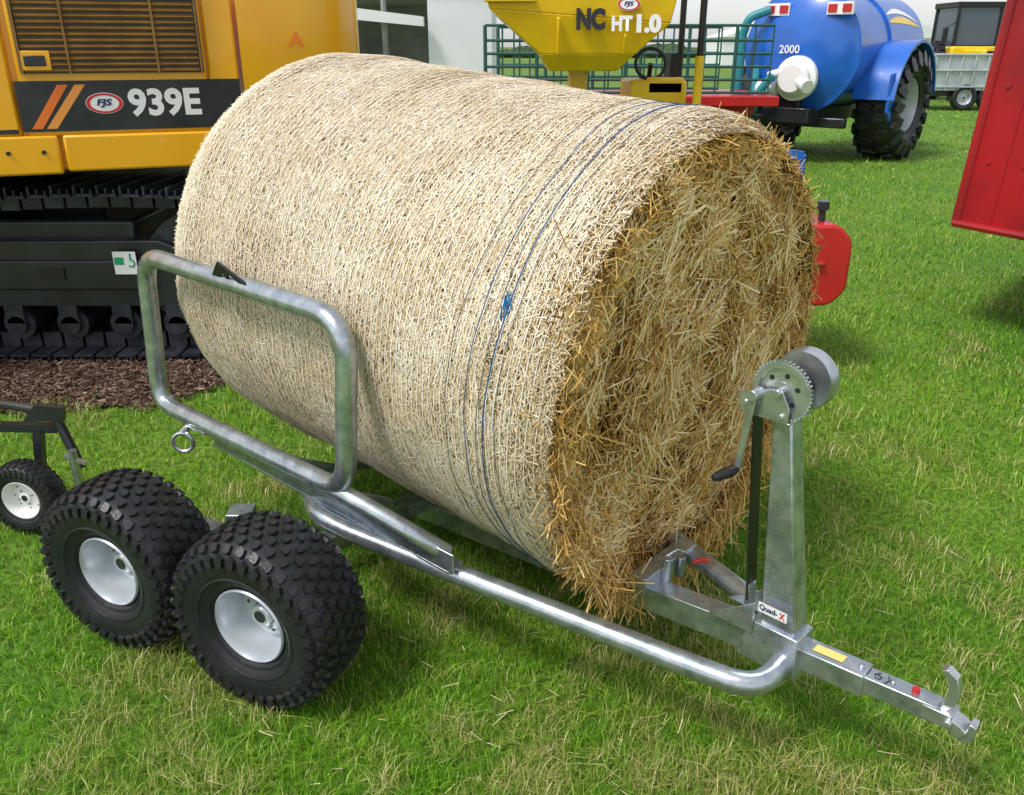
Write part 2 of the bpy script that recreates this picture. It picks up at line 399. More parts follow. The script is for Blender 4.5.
o=straws('loose_straw_fringe',P,D,rng.normal(0,1,(n,3))+np.array([[1.,0,0]]),rng.uniform(.02,.065,n)+.17*dn*rng.uniform(0,1,n)**2,rng.uniform(.0014,.0036,n),ramp(S_FACE,rng.beta(2.6,1.4,n)),STRAW,.2);o.parent=bale
def ribbon_ring(mb,x0,r0,w,mi=0,seg=150,wob=.0015):
    vs=[];fs=[]
    for k in range(seg):
        th=2*math.pi*k/seg;x=x0+wob*noise.noise(Vector((x0*7,math.cos(th)*3,math.sin(th)*3)))*3
        r_=float(rprof(x))+lump(x,th)+r0
        for q in(-1,1): vs.append((x+q*w/2,r_*math.cos(th),r_*math.sin(th)))
    for k in range(seg): j=(k+1)%seg;fs.append((2*k,2*k+1,2*j+1,2*j))
    mb.add(vs,fs,mi)
mb=MB()
xx=-LB+.03
while xx<-.02: ribbon_ring(mb,xx,.0028,.0017);xx+=PIT
xx=-LB+.03
while xx<-.05:
    m2=120;vs=[];fs=[]
    for k in range(m2*2):
        th=math.pi*k/m2;x=xx+(PIT if k%2 else 0);r_=float(rprof(x))+lump(x,th)+.0026
        for q in(-1,1): vs.append((x,r_*math.cos(th+q*.0007),r_*math.sin(th+q*.0007)))
    for k in range(m2*2): j=(k+1)%(m2*2);fs.append((2*k,2*k+1,2*j+1,2*j))
    mb.add(vs,fs);xx+=PIT*2
mb.obj('net_wrap',NETM,parent=bale,local=True)
mb=MB()
for x0,mi,rr_ in((-.115,2,.0008),(-.150,0,.0016),(-.168,2,.0008),(-.21,0,.0011),(-.27,2,.0008)):
    pts=[]
    for k in range(110):
        th=2*math.pi*k/110;x=x0+.022*noise.noise(Vector((x0*31,math.cos(th)*1.5,math.sin(th)*1.5)))
        r_=float(rprof(x))+lump(x,th)+.0042;pts.append((x,r_*math.cos(th),r_*math.sin(th)))
    mb.tube(pts,rr_,6,mi,closed=True)
for k in range(11):
    th=math.pi-.44+random.uniform(-.03,.03);x=-.152+random.uniform(-.008,.008);r_=float(rprof(x))+.010
    a=Vector((x,r_*math.cos(th),r_*math.sin(th)));mb.tube([a,a+Vector((random.uniform(-.012,.012),random.uniform(-.006,0),random.uniform(-.06,.006)))],.0013,5,0 if k%4==0 else 1)
mb.obj('binding_twine',[TWB,TWB2,TWK],parent=bale,local=True)

# ------------------------------------------------------------ trailer
TB=Vector((-.3,2.2,0))
tr=empty('bale_trailer',TB,'galvanised tubular bale trailer with chunky tyres and hand winch','trailer')
refl=lambda p:(2.48-p[1],2.48-p[0],p[2])
def hoop(name,f):
    mb=MB()
    c=[(-1.165,2.60,.505),(-1.135,2.59,1.005),(-.398,1.958,.99),(-.435,1.967,.515)]
    mb.tube(fillet([f(q) for q in c],[.09,.10,.12,.10],closed=True),.028,18,closed=True)
    mb.tube(fillet([f(q) for q in[(-.62,2.125,.510),(-.43,1.965,.505),(-.25,1.895,.43),(-.17,1.90,.37)]],.07),.025,14)
    mb.obj(name,GALV,tr)
hoop('side_hoop',lambda q:q);hoop('side_hoop',refl)
for f in(lambda q:q,refl):
    mb=MB()
    mb.bar(f((-.95,2.46,.445)),f((-.15,1.848,.370)),.008,.060)
    mb.bar(f((-.945,2.488,.416)),f((-.145,1.876,.341)),.060,.008)
    mb.bar(f((-.92,2.505,.395)),f((-.20,1.955,.33)),.03,.045)
    mb.obj('cradle_channel',GALV,tr,bevel=.002)
for t in(.10,.45):
    mb=MB()
    a=Vector((-.93,2.50,.40)).lerp(Vector((-.17,1.93,.34)),t);b_=Vector(refl(a));mid=(a+b_)/2;mid.z-=.24
    mb.tube([a,a.lerp(mid,.5)-Vector((0,0,.05)),mid,b_.lerp(mid,.5)-Vector((0,0,.05)),b_],.02,10)
    mb.obj('cradle_crossbar',GALV,tr)
mb=MB();mb.tube(fillet([(-.60,2.24,.36),(-.56,2.12,.36),(-.46,2.055,.345),(.43,1.575,.27),(.55,1.51,.265),(.655,1.62,.27)],[.1,.06,.06,.09,.07,.07]),.028,18);mb.obj('chassis_rail',GALV,tr)
mb=MB();mb.tube(fillet([(.02,2.95,.37),(.10,2.75,.355),(.50,2.05,.28),(.64,1.80,.275),(.665,1.64,.27)],.09),.028,18);mb.obj('chassis_rail',GALV,tr)
mb=MB();mb.bar((-.35,2.62,.12),(.66,1.63,.285),.06,.07)
mb.bar((.33,1.88,.285),(.50,2.06,.285),.05,.055)
mb.cyl((.415,1.92,.27),(.415,1.92,.345),.015)
mb.cyl((.455,1.95,.27),(.455,1.95,.33),.013)
mb.tube([(.40,1.93,.335),(.44,1.935,.36),(.475,1.955,.335)],.005,8)
mb.obj('spine_beam',GALV,tr,bevel=.004)
mb=MB();mb.tube([(.485,1.93,.325),(.505,1.925,.335),(.525,1.93,.33)],.006,8);mb.obj('locking_pin_grip',REDP,tr)
d0=Vector((.66,1.63,.285));d1=Vector((.79,1.505,.295));d2=Vector((.905,1.41,.298))
mb=MB();mb.bar(d0,d1,.06,.056);mb.bar(d1-Vector((.02,-.02,0)),d2,.046,.044)
q=d1-Vector((.012,-.012,0));mb.cyl(q+Vector((0,0,-.03)),q+Vector((0,0,.035)),.007);q=d1.lerp(d2,.35);mb.cyl(q+Vector((0,0,-.03)),q+Vector((0,0,.028)),.006)
mb.obj('drawbar',GALV,tr,bevel=.003)
dax=(d1-d0).normalized()
mb=MB(frame(d0.lerp(d1,.50)+Vector((0,0,.0285)),dax,(0,0,1)));mb.add([(-.035,-.014,.001),(.035,-.014,.001),(.035,.014,.001),(-.035,.014,.001)],[(0,1,2,3)]);mb.obj('warning_sticker',YST,tr)
MK=frame(d1.lerp(d2,.15)+Vector((0,0,.0235)),(d2-d1).normalized(),(0,0,1))
for k,st_ in enumerate([[(-.030,.010),(-.022,.014),(-.024,-.010)],[(.000,.014),(-.010,.002),(-.006,-.009),(.004,-.008),(.006,.001),(-.004,.003)],[(.016,.014),(.022,.0),(.016,-.014)]]):
    mb=MB(MK);mb.tube([(x,y,0) for x,y in st_],.0010,5);mb.obj('marker_stroke',BLK,tr)
mb=MB(frame(d2,(.74,-.67,0),(0,0,1)))
mb.box((.0,0,0),(.06,.05,.034));mb.prism([(.02,-.02),(.05,-.03),(.062,-.012),(.05,0),(.035,.004),(.02,.02)],-.022,.022)
mb.prism([(-.0,.01),(.014,.01),(.028,.035),(.032,.07),(.022,.10),(.0,.115),(-.012,.106),(.006,.088),(.012,.06)],-.012,.012)
mb.prism([(.03,-.03),(.055,-.040),(.074,-.03),(.076,.008),(.062,.012),(.058,-.015),(.04,-.018)],-.016,.016)
mb.cyl((.025,-.034,0),(.025,.034,0),.008)
mb.obj('hitch_coupling',ZINC,tr,bevel=.002)
q=d1.lerp(d2,.66)+Vector((0,0,.022));mb=MB();mb.cyl(q,q+Vector((0,0,.01)),.008);mb.obj('red_cap',REDP,tr)
e=Vector((.707,-.707,0));l=Vector((.707,.707,0))
def quad(c,a,b_): c=Vector(c);return [c-e*a-l*b_,c+e*a-l*b_,c+e*a+l*b_,c-e*a+l*b_]
mb=MB();mb.add(quad((.642,1.638,.30),.046,.032)+quad((.596,1.692,.895),.020,.024),[(0,1,2,3),(4,5,6,7),(0,1,5,4),(1,2,6,5),(2,3,7,6),(3,0,4,7)])
mb.obj('winch_post',GALV,tr,bevel=.004)
mb=MB();mb.add(quad((.630,1.650,.240),.078,.048)+quad((.635,1.645,.345),.06,.040),[(0,1,2,3),(4,5,6,7),(0,1,5,4),(1,2,6,5),(2,3,7,6),(3,0,4,7)])
for s_ in(-1,1):
    mb.add([Vector((.60,1.68,.31))-e*.12+l*.041*s_,Vector((.60,1.68,.31))+l*.041*s_,Vector((.60,1.68,.40))+l*.041*s_,Vector((.60,1.68,.31))-e*.12+l*.046*s_,Vector((.60,1.68,.31))+l*.046*s_,Vector((.60,1.68,.40))+l*.046*s_],[(0,1,2),(3,5,4),(0,3,4,1),(1,4,5,2),(2,5,3,0)])
mb.obj('post_foot',GALV,tr,bevel=.003)
MsT=Matrix((e,Vector((-.05,-.05,1)).normalized(),-l)).transposed().to_4x4();MsT.translation=Vector((.632,1.648,.398))-l*.0475
mb=MB(MsT);mb.add([(-.036,-.014,.001),(.036,-.014,.001),(.036,.014,.001),(-.036,.014,.001)],[(0,1,2,3)]);mb.obj('brand_sticker',WHT,tr)
text('Quad-',.046,.018,MsT@Matrix.Translation((-.010,0,.001)),NAVY,tr,'brand_lettering',bold=.03)
text('X',.015,.019,MsT@Matrix.Translation((.024,0,.001)),REDI,tr,'brand_lettering',bold=.03)
# winch
wc=Vector((.606,1.705,.922))
wi=empty('winch',wc,parent=tr)
ML=frame(wc,e,(0,0,1))
mb=MB(ML)
def disc(y0,y1,r0,r1=0.0,seg=44): mb.lathe([(r1,y0),(r0,y0),(r0,y1),(r1,y1)],seg)
mb.lathe([(0,-.050),(.020,-.050),(.022,-.046),(.050,-.046),(.052,-.052),(.063,-.052),(.063,-.042),(0,-.042)],48)
for k in range(44):
    t=2*math.pi*k/44;mb.box((0,0,0),(.008,.009,.0044),0,Matrix.Translation((.065*math.cos(t),-.047,.065*math.sin(t)))@Matrix.Rotation(-t,4,'Y'))
disc(-.04,.04,.018);disc(.040,.046,.066)
mb.lathe([(.046,.05),(.064,.048),(.070,.058),(.070,.074),(.064,.082),(.048,.080),(.044,.065),(.046,.05)],40)
for k in range(6):
    t=2*math.pi*k/6+.3;mb.cyl((.036*math.cos(t),-.0465,.036*math.sin(t)),(.036*math.cos(t),-.0455,.036*math.sin(t)),.006,12,1)
mb.obj('winch_gear',[ZINC,BLKP],wi)
mb=MB(ML);pl=[(-.082,-.065),(.03,-.065),(.03,-.03),(.010,.006),(-.014,.006),(-.092,-.02)]
mb.prism(pl,-.064,-.060);mb.prism(pl,.030,.034)
mb.box((-.02,-.015,-.064),(.11,.096,.004));mb.box((-.045,-.015,-.035),(.012,.10,.012));mb.cyl((0,-.072,0),(0,.085,0),.009)
mb.cyl((-.07,-.070,-.04),(-.07,-.058,-.04),.007,6);mb.cyl((.015,-.070,-.05),(.015,-.058,-.05),.007,6);mb.obj('winch_bracket',ZINC,wi,bevel=.001)
mb=MB(ML);mb.lathe([(0,-.03),(.034,-.03),(.034,.028),(0,.028)],28);mb.obj('strap_roll',BLK,wi)
mb=MB(ML);mb.bar((-.045,-.080,-.006),(-.066,-.080,-.20),.016,.007,up=(0,1,0));mb.cyl((-.045,-.055,-.012),(-.045,-.092,-.012),.013);mb.obj('winch_handle',ZINC,wi,bevel=.002)
mb=MB(ML);mb.tube([(-.066,-.078,-.196),(-.070,-.10,-.198),(-.082,-.135,-.202),(-.086,-.145,-.203)],[.008,.013,.011,.007],12);mb.obj('handle_grip',BLK,wi)
a=Vector((.545,1.735,.89));b_=Vector((.572,1.700,.38))
mb=MB();mb.bar(a,b_,.040,.004,up=e);mb.obj('winch_strap',BLK,tr)
mb=MB();mb.bar(b_+Vector((-.004,0,.04)),b_+Vector((0,0,-.03)),.03,.012,up=e);mb.obj('strap_buckle',ZINC,tr)
nw=Vector((-.40,-.917,0)).normalized();wf=Vector((-.630,1.828,.250));wr=Vector((-1.088,2.068,.250))
nfar=Vector((-nw.y,-nw.x,0))
mb=MB()
for f in(lambda q:Vector(q),lambda q:Vector(refl(q))):
    a=f(wf);b_=f(wr);nn=nw if f(wf)==wf else nfar
    mb.bar(a-nn*.20,b_-nn*.20,.05,.07)
    mb.cyl(a-nn*.22,a+nn*.02,.022);mb.cyl(b_-nn*.22,b_+nn*.02,.022)
m0=(wf+wr)/2-nw*.2;m1=Vector(refl(m0));mb.bar(m0-Vector((0,0,.11)),m1-Vector((0,0,.11)),.06,.06)
mb.bar(m0-Vector((0,0,.12)),m0+Vector((0,0,.12)),.07,.07,up=(1,0,0));mb.bar(m1-Vector((0,0,.12)),m1+Vector((0,0,.12)),.07,.07,up=(1,0,0))
mb.obj('axle_beam',GALV,tr,bevel=.003)
mb=MB();c=Vector((-1.04,2.43,.44))
mb.tube([c+Vector((.032*math.cos(t),0,.032*math.sin(t))) for t in np.linspace(0,2*math.pi,16,endpoint=False)],.007,8,closed=True)
mb.cyl(c+Vector((.0,0,.03)),Vector((-1.02,2.48,.49)),.012);mb.bar((-1.02,2.46,.49),(-.94,2.39,.49),.03,.008);mb.obj('tie_down_ring',ZINC,tr)
mb=MB(frame((-.765,2.250,1.010),(.75,-.64,-.01),(0,-.35,1)))
mb.prism([(-.085,.000),(-.028,.052),(.095,.002),(.050,.004),(.012,.026),(-.008,.006),(-.020,.026),(-.045,.004)],-.004,.004)
mb.obj('arrow_emblem',BLK,tr)

def wheel_parts(parent,RT,WT,rr,knobs=True,rimmat=RIMW,nk=38,rows=9,ks=1.0):
    """wheel around local Y axis; outer side is -Y"""
    h=WT/2;d=RT-rr
    half=[(rr-.03*d,.60),(rr+.06*d,.70),(rr+.22*d,.86),(rr+.42*d,.97),(rr+.60*d,1.0),(rr+.76*d,.965),(rr+.88*d,.87),(rr+.955*d,.72),(rr+.985*d,.5),(rr+d,.25),(rr+d,0)]
    prof=[(r_,-y*h) for r_,y in half]+[(r_,y*h) for r_,y in reversed(half[:-1])]
    mb=MB();mb.lathe(prof,64)
    for rq in(.14,.30):
        rq_=rr+rq*d;yy=h*(np.interp(rq,[.06,.22,.42],[.70,.86,.97]))
        for s_ in(-1,1): mb.lathe([(rq_-.012*d,s_*(yy-.01*h)),(rq_,s_*(yy+.035*h)),(rq_+.03*d,s_*(yy+.045*h)),(rq_+.05*d,s_*(yy+.03*h))],64)
    if knobs:
        yk=[.0,.25,.5,.72,.87,.965,1.0];rk=[1,1,.985,.955,.88,.76,.62]
        ys=np.array(yk)*h;rs=rr+d*np.array(rk);arc=np.concatenate([[0],np.cumsum(np.hypot(np.diff(ys),np.diff(rs)))])
        qa=np.linspace(-.90,.90,rows)*arc[-1]
        sp=arc[-1]*1.8/(rows-1)
        for j,s_ in enumerate(qa):
            aq=abs(s_);y0=np.interp(aq,arc,ys);r0=np.interp(aq,arc,rs)
            y1=np.interp(aq+.15*sp,arc,ys);r1=np.interp(aq+.15*sp,arc,rs)
            y2=np.interp(max(0,aq-.15*sp),arc,ys);r2=np.interp(max(0,aq-.15*sp),arc,rs)
            tl=math.copysign(math.atan2(r2-r1,y1-y2),s_);y0=math.copysign(y0,s_)
            for i in range(nk):
                t=2*math.pi*(i+(.5 if j%2 else 0))/nk
                M=Matrix.Rotation(-t,4,'Y')@Matrix.Translation((r0,y0,0))@Matrix.Rotation(tl,4,'Z')@Matrix.Rotation(.16*(1 if j%2 else -1),4,'X')
                k_=RT/.25*ks;a,b_,c_=.0095*k_,sp*.50,RT*2*math.pi/nk*.28
                if abs(tl)>.9: b_*=1.15
                ring=[(-b_,-c_*.5),(-b_*.6,-c_),(b_*.6,-c_*.9),(b_,c_*.5),(b_*.6,c_),(-b_*.6,c_*.9)]
                vs=[(-a*.6,y,z) for y,z in ring]+[(a,y*.90,z*.88) for y,z in ring]
                mb.add(vs,[tuple(range(6,12))]+[(q,(q+1)%6,6+(q+1)%6,6+q) for q in range(6)],0,M)
    tyre=mb.obj('tyre',RUB,parent,local=True,angle=25)
    mb=MB()
    mb.lathe([(rr-.014,h*.6),(rr+.004,h*.68),(rr+.006,h*.64),(rr-.012,h*.5),(rr-.02,h*.2),(rr*.80,.1*h),(rr*.84,-h*.0),(rr*.88,-h*.2),(rr*.92,-h*.50),(rr*1.03,-h*.64),(rr*1.06,-h*.74),(rr*1.02,-h*.78),(rr*.965,-h*.68),(rr*.90,-h*.46),(rr*.86,-h*.20),(rr*.80,h*.02),(rr*.70,h*.06),(rr*.60,-h*.0),(rr*.46,-h*.14),(rr*.33,-h*.17),(rr*.31,-h*.10),(rr*.29,-h*.30),(rr*.25,-h*.34),(0,-h*.34)],48)
    for i in range(4):
        t=2*math.pi*i/4+.4;c=(rr*.41*math.cos(t),-h*.12,rr*.41*math.sin(t));mb.cyl(c,(c[0],c[1]-.12*h,c[2]),rr*.06,6,1)
    for i in range(8):
        t=2*math.pi*i/8;c=(rr*.69*math.cos(t),h*.07,rr*.69*math.sin(t));mb.cyl(c,(c[0],c[1]-.03*h,c[2]),rr*.055,10,2)
    c=(0,-h*.345,0);mb.cyl(c,(0,-h*.36,0),rr*.17,20,2)
    c=(rr*.80,-h*.05,rr*.2);mb.cyl(c,(c[0]-.01,c[1]-.28*h,c[2]),rr*.03,8,2)
    rim=mb.obj('rim',[rimmat,ZINC,BLKP],parent,local=True)
    return tyre,rim
def orient(o,n):
    n=Vector(n).normalized();y=-n;z=Vector((0,0,1));x=y.cross(z).normalized();M=Matrix((x,y,z)).transposed();o.rotation_euler=M.to_euler()
whl=empty('wheel',wf,parent=tr);orient(whl,nw)
parts=wheel_parts(whl,.241,.218,.101,nk=36,rows=9)
for loc,nn in((wr,nw),(Vector(refl(wf)),nfar),(Vector(refl(wr)),nfar)):
    c=whl.copy();COL.objects.link(c);c.parent=tr;c.location=loc-TB;orient(c,nn)
    for q in parts:
        d=q.copy();COL.objects.link(d);d.parent=c

# ------------------------------------------------------------ small trailer at the left
st=empty('garden_trailer',(-1.80,2.75,0),'small black framed trailer with pneumatic wheel and jack','trailer')
w2=empty('wheel',(-1.705,2.63,.135),parent=st);orient(w2,(-.15,-.98,0));wheel_parts(w2,.132,.09,.068,True,WHT,nk=34,rows=5,ks=.6)
mb=MB();mb.tube(fillet([(-2.3,2.85,.32),(-1.85,2.80,.42),(-1.60,2.72,.42),(-1.52,2.68,.22)],.06),.017,10)
mb.bar((-2.4,2.8,.34),(-1.62,2.76,.34),.03,.03);mb.cyl((-1.705,2.64,.135),(-1.72,2.8,.135),.012);mb.bar((-1.72,2.76,.135),(-1.69,2.76,.34),.03,.03)
mb.prism([(-.09,0),(.05,0),(.06,.05),(-.04,.06)],0,.02,0,Matrix.Translation((-1.60,2.68,.40)))
mb.obj('frame',BLKP,st)
mb=MB();mb.cyl((-1.53,2.66,.13),(-1.53,2.66,.30),.014);mb.box((-1.53,2.66,.13),(.07,.05,.01));mb.bar((-1.56,2.66,.28),(-1.49,2.66,.25),.02,.01);mb.obj('jack',ZINC,st)
mb=MB();mb.box((-1.87,2.765,.37),(.09,.006,.03));mb.obj('sticker',YST,st)

# ------------------------------------------------------------ excavator
ex=empty('excavator',(-3,5.4,0),'large yellow tracked excavator with black tracks parked on bark','excavator')
ME=Matrix.Translation((-1.95,4.3,0))@Matrix.Rotation(R(20),4,'Z')
mb=MB(ME)
mb.box((-1.6,1.33,1.55),(4.2,2.6,1.02))
mb.box((.56,0.025,1.75),(.14,.05,1.1))
mb.box((.065,0.02,1.75),(.83,.04,1.1));mb.box((-1.36,0.02,1.75),(1.96,.04,1.1))
mb.box((-.74,0.01,1.115),(1.02,.05,.18));mb.box((.21,0.01,1.12),(.84,.05,.17));mb.box((-2.1,0.01,1.115),(1.66,.05,.18))
mb.obj('engine_housing',YEL,ex,bevel=.012)
mb=MB(ME)
cw=[(.65,-.01),(.95,.0),(1.12,.05),(1.24,.16),(1.30,.32),(1.33,.6),(1.33,2.0),(1.24,2.3),(.95,2.55),(.65,2.6)]
vs=[];zs=[(1.08,.94),(1.14,.985),(1.22,1.0),(1.8,1.0),(2.2,.99),(2.3,.95)]
cx,cy=.65,1.3
for z,s_ in zs: vs+=[(cx+(x-cx)*s_,cy+(y-cy)*s_,z) for x,y in cw]
n=len(cw);fs=[tuple(range(n)),tuple(range((len(zs)-1)*n,len(zs)*n))]
for i in range(len(zs)-1):
    for k in range(n): j=(k+1)%n;fs.append((i*n+k,i*n+j,(i+1)*n+j,(i+1)*n+k))
mb.add(vs,fs);mb.obj('counterweight',YEL,ex,angle=50)
mb=MB(ME);mb.box((.07,-.004,1.745),(.80,.02,.53))
mb.obj('grille_recess',BLKP,ex)
mb=MB(ME)
for i in range(20): mb.box((0,0,0),(.76,.022,.008),0,Matrix.Translation((.07,-.018,1.495+i*.026))@Matrix.Rotation(R(35),4,'X'))
for x in(-.32,-.12,.265,.46): mb.box((x,-.02,1.745),(.010,.025,.53))
mb.obj('air_grille',mat('grille_brown',(.20,.095,.02),.5,0,(.30,.15,.03),10),ex)
mb=MB(ME);mb.box((.13,-.003,1.335),(1.0,.012,.225));mb.box((-1.2,-.003,1.225),(1.62,.012,.02));mb.obj('stripe',BLKP,ex)
for k,mm in((0,ORG),(.062,ORG2)):
    mb=MB(ME)
    mb.add([(-.33+k,-.011,1.235),(-.285+k,-.011,1.235),(-.145+k*1.2,-.011,1.43),(-.19+k*1.2,-.011,1.43)],[(0,1,2,3)],0)
    mb.obj('slash_stripe',mm,ex)
MT=ME@Matrix((Vector((1,0,0)),Vector((0,0,1)),Vector((0,-1,0)))).transposed().to_4x4()
text('939E',.33,.13,MT@Matrix.Translation((.27,1.345,.010)),WHT,ex,'lettering',bold=.035)
mb=MB(MT)
for a_,b_ in(((.89,1.59),(.925,1.66)),((.925,1.66),(.96,1.59)),((.905,1.615),(.945,1.615))): mb.bar((*a_,.014),(*b_,.014),.008,.002,up=(0,0,1))
mb.obj('warning_mark',ORG,ex)
def logo(parent,M,w_,h_,nm='dealer_logo'):
    mb=MB();ellipse(mb,w_,h_,.0,M,0);ellipse(mb,w_*.97,h_*.95,.0015,M,1,inner=.80);mb.obj(nm,[WHT,REDI],parent)
    text('FJS',w_*.42,h_*.42,M@Matrix.Translation((0,h_*.0,.0015)),NAVY,parent,'logo_lettering',bold=.04,shear=.2)
logo(ex,MT@Matrix.Translation((.0,1.345,.012)),.165,.095)
mb=MB(ME);mb.box((-.26,-.022,1.535),(.13,.02,.085),0);mb.box((-.26,-.034,1.535),(.09,.01,.045),1);mb.obj('door_latch',[YEL,BLKP],ex,bevel=.004)
for x in(.50,-.30,-.45):
    mb=MB(ME);mb.cyl((x,-.01,1.13),(x,-.022,1.13),.01);mb.obj('bolt',BLKP,ex)
mb=MB();mb.box((-3.2,5.6,.75),(1.8,1.5,.5));mb.cyl((-3.2,5.6,.95),(-3.2,5.6,1.06),.75,40);mb.box((-3.2,5.6,.6),(2.4,2.2,.3));mb.obj('car_body',BLKP,ex,bevel=.02)
def track(y0):
    t=empty('track',(-3.3,y0+.3,0),parent=ex)
    mb=MB();x0,x1=-5.4,-1.62;rr=.42;zc=.47
    per=2*(x1-x0)+2*math.pi*rr;n=int(per/.115)
    for i in range(n):
        s_=per*i/n;L=x1-x0
        if s_<L: x=x0+s_;z=zc+rr-.015*math.sin(math.pi*4*s_/L);a=0
        elif s_<L+math.pi*rr: q=(s_-L)/rr;x=x1+rr*math.sin(q);z=zc+rr*math.cos(q);a=q
        elif s_<2*L+math.pi*rr: x=x1-(s_-L-math.pi*rr);z=zc-rr;a=math.pi
        else: q=(s_-2*L-math.pi*rr)/rr;x=x0-rr*math.sin(q);z=zc-rr*math.cos(q);a=math.pi+q
        M=Matrix.Translation((x,y0,z))@Matrix.Rotation(a,4,'Y')
        mb.box((0,.3,.0),(.100,.6,.014),0,M);mb.box((-.042,.3,.024),(.010,.6,.050),0,M);mb.box((.0,.3,.018),(.008,.6,.032),0,M);mb.box((.040,.3,.015),(.008,.6,.026),0,M)
        mb.box((0,.17,-.045),(.10,.04,.08),0,M);mb.box((0,.43,-.045),(.10,.04,.08),0,M)
    mb.obj('track_chain',TRK,t)
    mb=MB();mb.prism([(-5.2,.30),(-1.75,.30),(-1.70,.36),(-1.70,.60),(-1.85,.66),(-5.2,.66)],y0+.08,y0+.5)
    mb.prism([(-5.2,.40),(-1.9,.40),(-1.9,.56),(-5.2,.56)],y0+.05,y0+.1)
    mb.obj('track_frame',BLKP,t,bevel=.01)
    for i in range(12):
        mb=MB();x=-5.0+i*.29;mb.cyl((x,y0+.1,.20),(x,y0+.5,.20),.085,24);mb.cyl((x,y0+.07,.20),(x,y0+.1,.20),.05,16);mb.box((x,y0+.09,.26),(.1,.04,.1));mb.obj('track_roller',TRK,t)
    for x in(-4.4,-3.0): mb=MB();mb.cyl((x,y0+.1,.76),(x,y0+.5,.76),.07,20);mb.obj('carrier_roller',TRK,t)
    for x in(-1.62,-5.4): mb=MB();mb.cyl((x,y0+.12,.47),(x,y0+.48,.47),.34,36);mb.obj('idler_wheel',TRK,t)
    for x in(-2.42,-2.95,-3.6): mb=MB();mb.box((x,y0+.045,.49),(.14,.012,.06));mb.obj('frame_opening_dark',BLK,t)  # solid black plates standing in for the dark inside the frame holes
    return t
track(4.33);track(6.3)
MS=Matrix((Vector((1,0,0)),Vector((0,0,1)),Vector((0,-1,0)))).transposed().to_4x4();MS.translation=(-2.02,4.37,.55)
mb=MB(MS);mb.add([(-.06,-.06,0),(.06,-.06,0),(.06,.06,0),(-.06,.06,0)],[(0,1,2,3)],0)
mb.add([(-.055,-.01,.001),(-.005,-.01,.001),(-.005,.03,.001),(-.055,.03,.001)],[(0,1,2,3)],1)
mb.tube([(.03+.018*math.cos(t),.0+.018*math.sin(t),.002) for t in np.linspace(-2.4,1.8,12)],.004,6,1);mb.tube([(.03,.018,.002),(.03,.05,.002)],.004,6,1)
mb.obj('tie_down_sticker',[WHT,GRNS],ex)

# ------------------------------------------------------------ yellow skip dumper
du=empty('skip_dumper',(.7,9.6,0),'yellow high tip skip dumper with raised hopper','dumper')
def loft(mb,a,b_,mi=0):
    n=len(a);mb.add(list(a)+list(b_),[tuple(range(n)),tuple(range(n,2*n))]+[(i,(i+1)%n,n+(i+1)%n,n+i) for i in range(n)],mi)
mb=MB()
loft(mb,[(.38,9.2,1.36),(1.06,9.2,1.36),(1.06,10.0,1.36),(.38,10.0,1.36)],[(.28,9.08,1.52),(1.22,9.08,1.52),(1.22,10.2,1.52),(.28,10.2,1.52)])
loft(mb,[(.28,9.08,1.52),(1.22,9.08,1.52),(1.22,10.2,1.52),(.28,10.2,1.52)],[(-.22,9.0,1.93),(1.54,9.0,1.80),(1.54,10.3,1.80),(-.22,10.3,1.93)])
loft(mb,[(-.22,9.0,1.93),(1.54,9.0,1.80),(1.54,10.3,1.80),(-.22,10.3,1.93)],[(-.30,8.96,2.2),(1.62,8.96,2.2),(1.62,10.4,2.2),(-.30,10.4,2.2)])
mb.box((-.02,8.97,2.0),(.5,.05,.03));mb.bar((.45,9.03,1.52),(.45,8.97,1.85),.05,.03,up=(1,0,0));mb.bar((1.1,9.03,1.52),(1.1,8.97,1.70),.05,.03,up=(1,0,0))
mb.obj('skip',YEL2,du,bevel=.01)
MD=Matrix((Vector((1,0,0)),Vector((0,.13,1)).normalized(),Vector((0,-1,.13)).normalized())).transposed().to_4x4();MD.translation=(.76,8.99,1.80)
text('NC',.28,.2,MD@Matrix.Translation((.0,.03,.035)),BLK,du,'lettering',bold=.065)
text('HT',.20,.14,MD@Matrix.Translation((.30,-.01,.045)),WHT,du,'lettering',bold=.05)
text('1.0',.24,.17,MD@Matrix.Translation((.56,-.01,.045)),WHT,du,'lettering',bold=.06)
logo(du,MD@Matrix.Translation((.36,.16,.05)),.22,.12)
mb=MB();mb.box((1.0,10.1,.75),(2.2,.8,.35));mb.box((1.55,10.0,1.12),(.6,.9,.28));mb.box((1.62,9.6,1.2),(.4,.1,.18));mb.bar((.7,9.7,.9),(.7,9.7,1.4),.2,.2,up=(1,0,0));mb.obj('chassis',YEL2,du,bevel=.03)
mb=MB();mb.tube([(1.48+.16*math.cos(t),9.75+.05*math.sin(t),1.42+.15*math.sin(t)) for t in np.linspace(0,2*math.pi,24,endpoint=False)],.018,8,closed=True);mb.cyl((1.48,9.75,1.42),(1.48,9.9,1.1),.025);mb.obj('steering_wheel',BLK,du)
mb=MB();mb.box((1.75,10.0,1.35),(.1,.4,.35));mb.box((1.6,10,1.26),(.35,.4,.06));mb.obj('seat',BLK,du)
mb=MB();mb.cyl((1.93,9.4,.8),(1.93,9.4,1.5),.045,mi=0);mb.cyl((1.93,9.4,1.5),(1.93,9.4,2.7),.035,mi=1);mb.cyl((1.93,10.5,.8),(1.93,10.5,2.7),.035,mi=1);mb.cyl((1.93,9.4,2.7),(1.93,10.5,2.7),.04,mi=1);mb.obj('roll_bar',[YEL2,BLK],du)
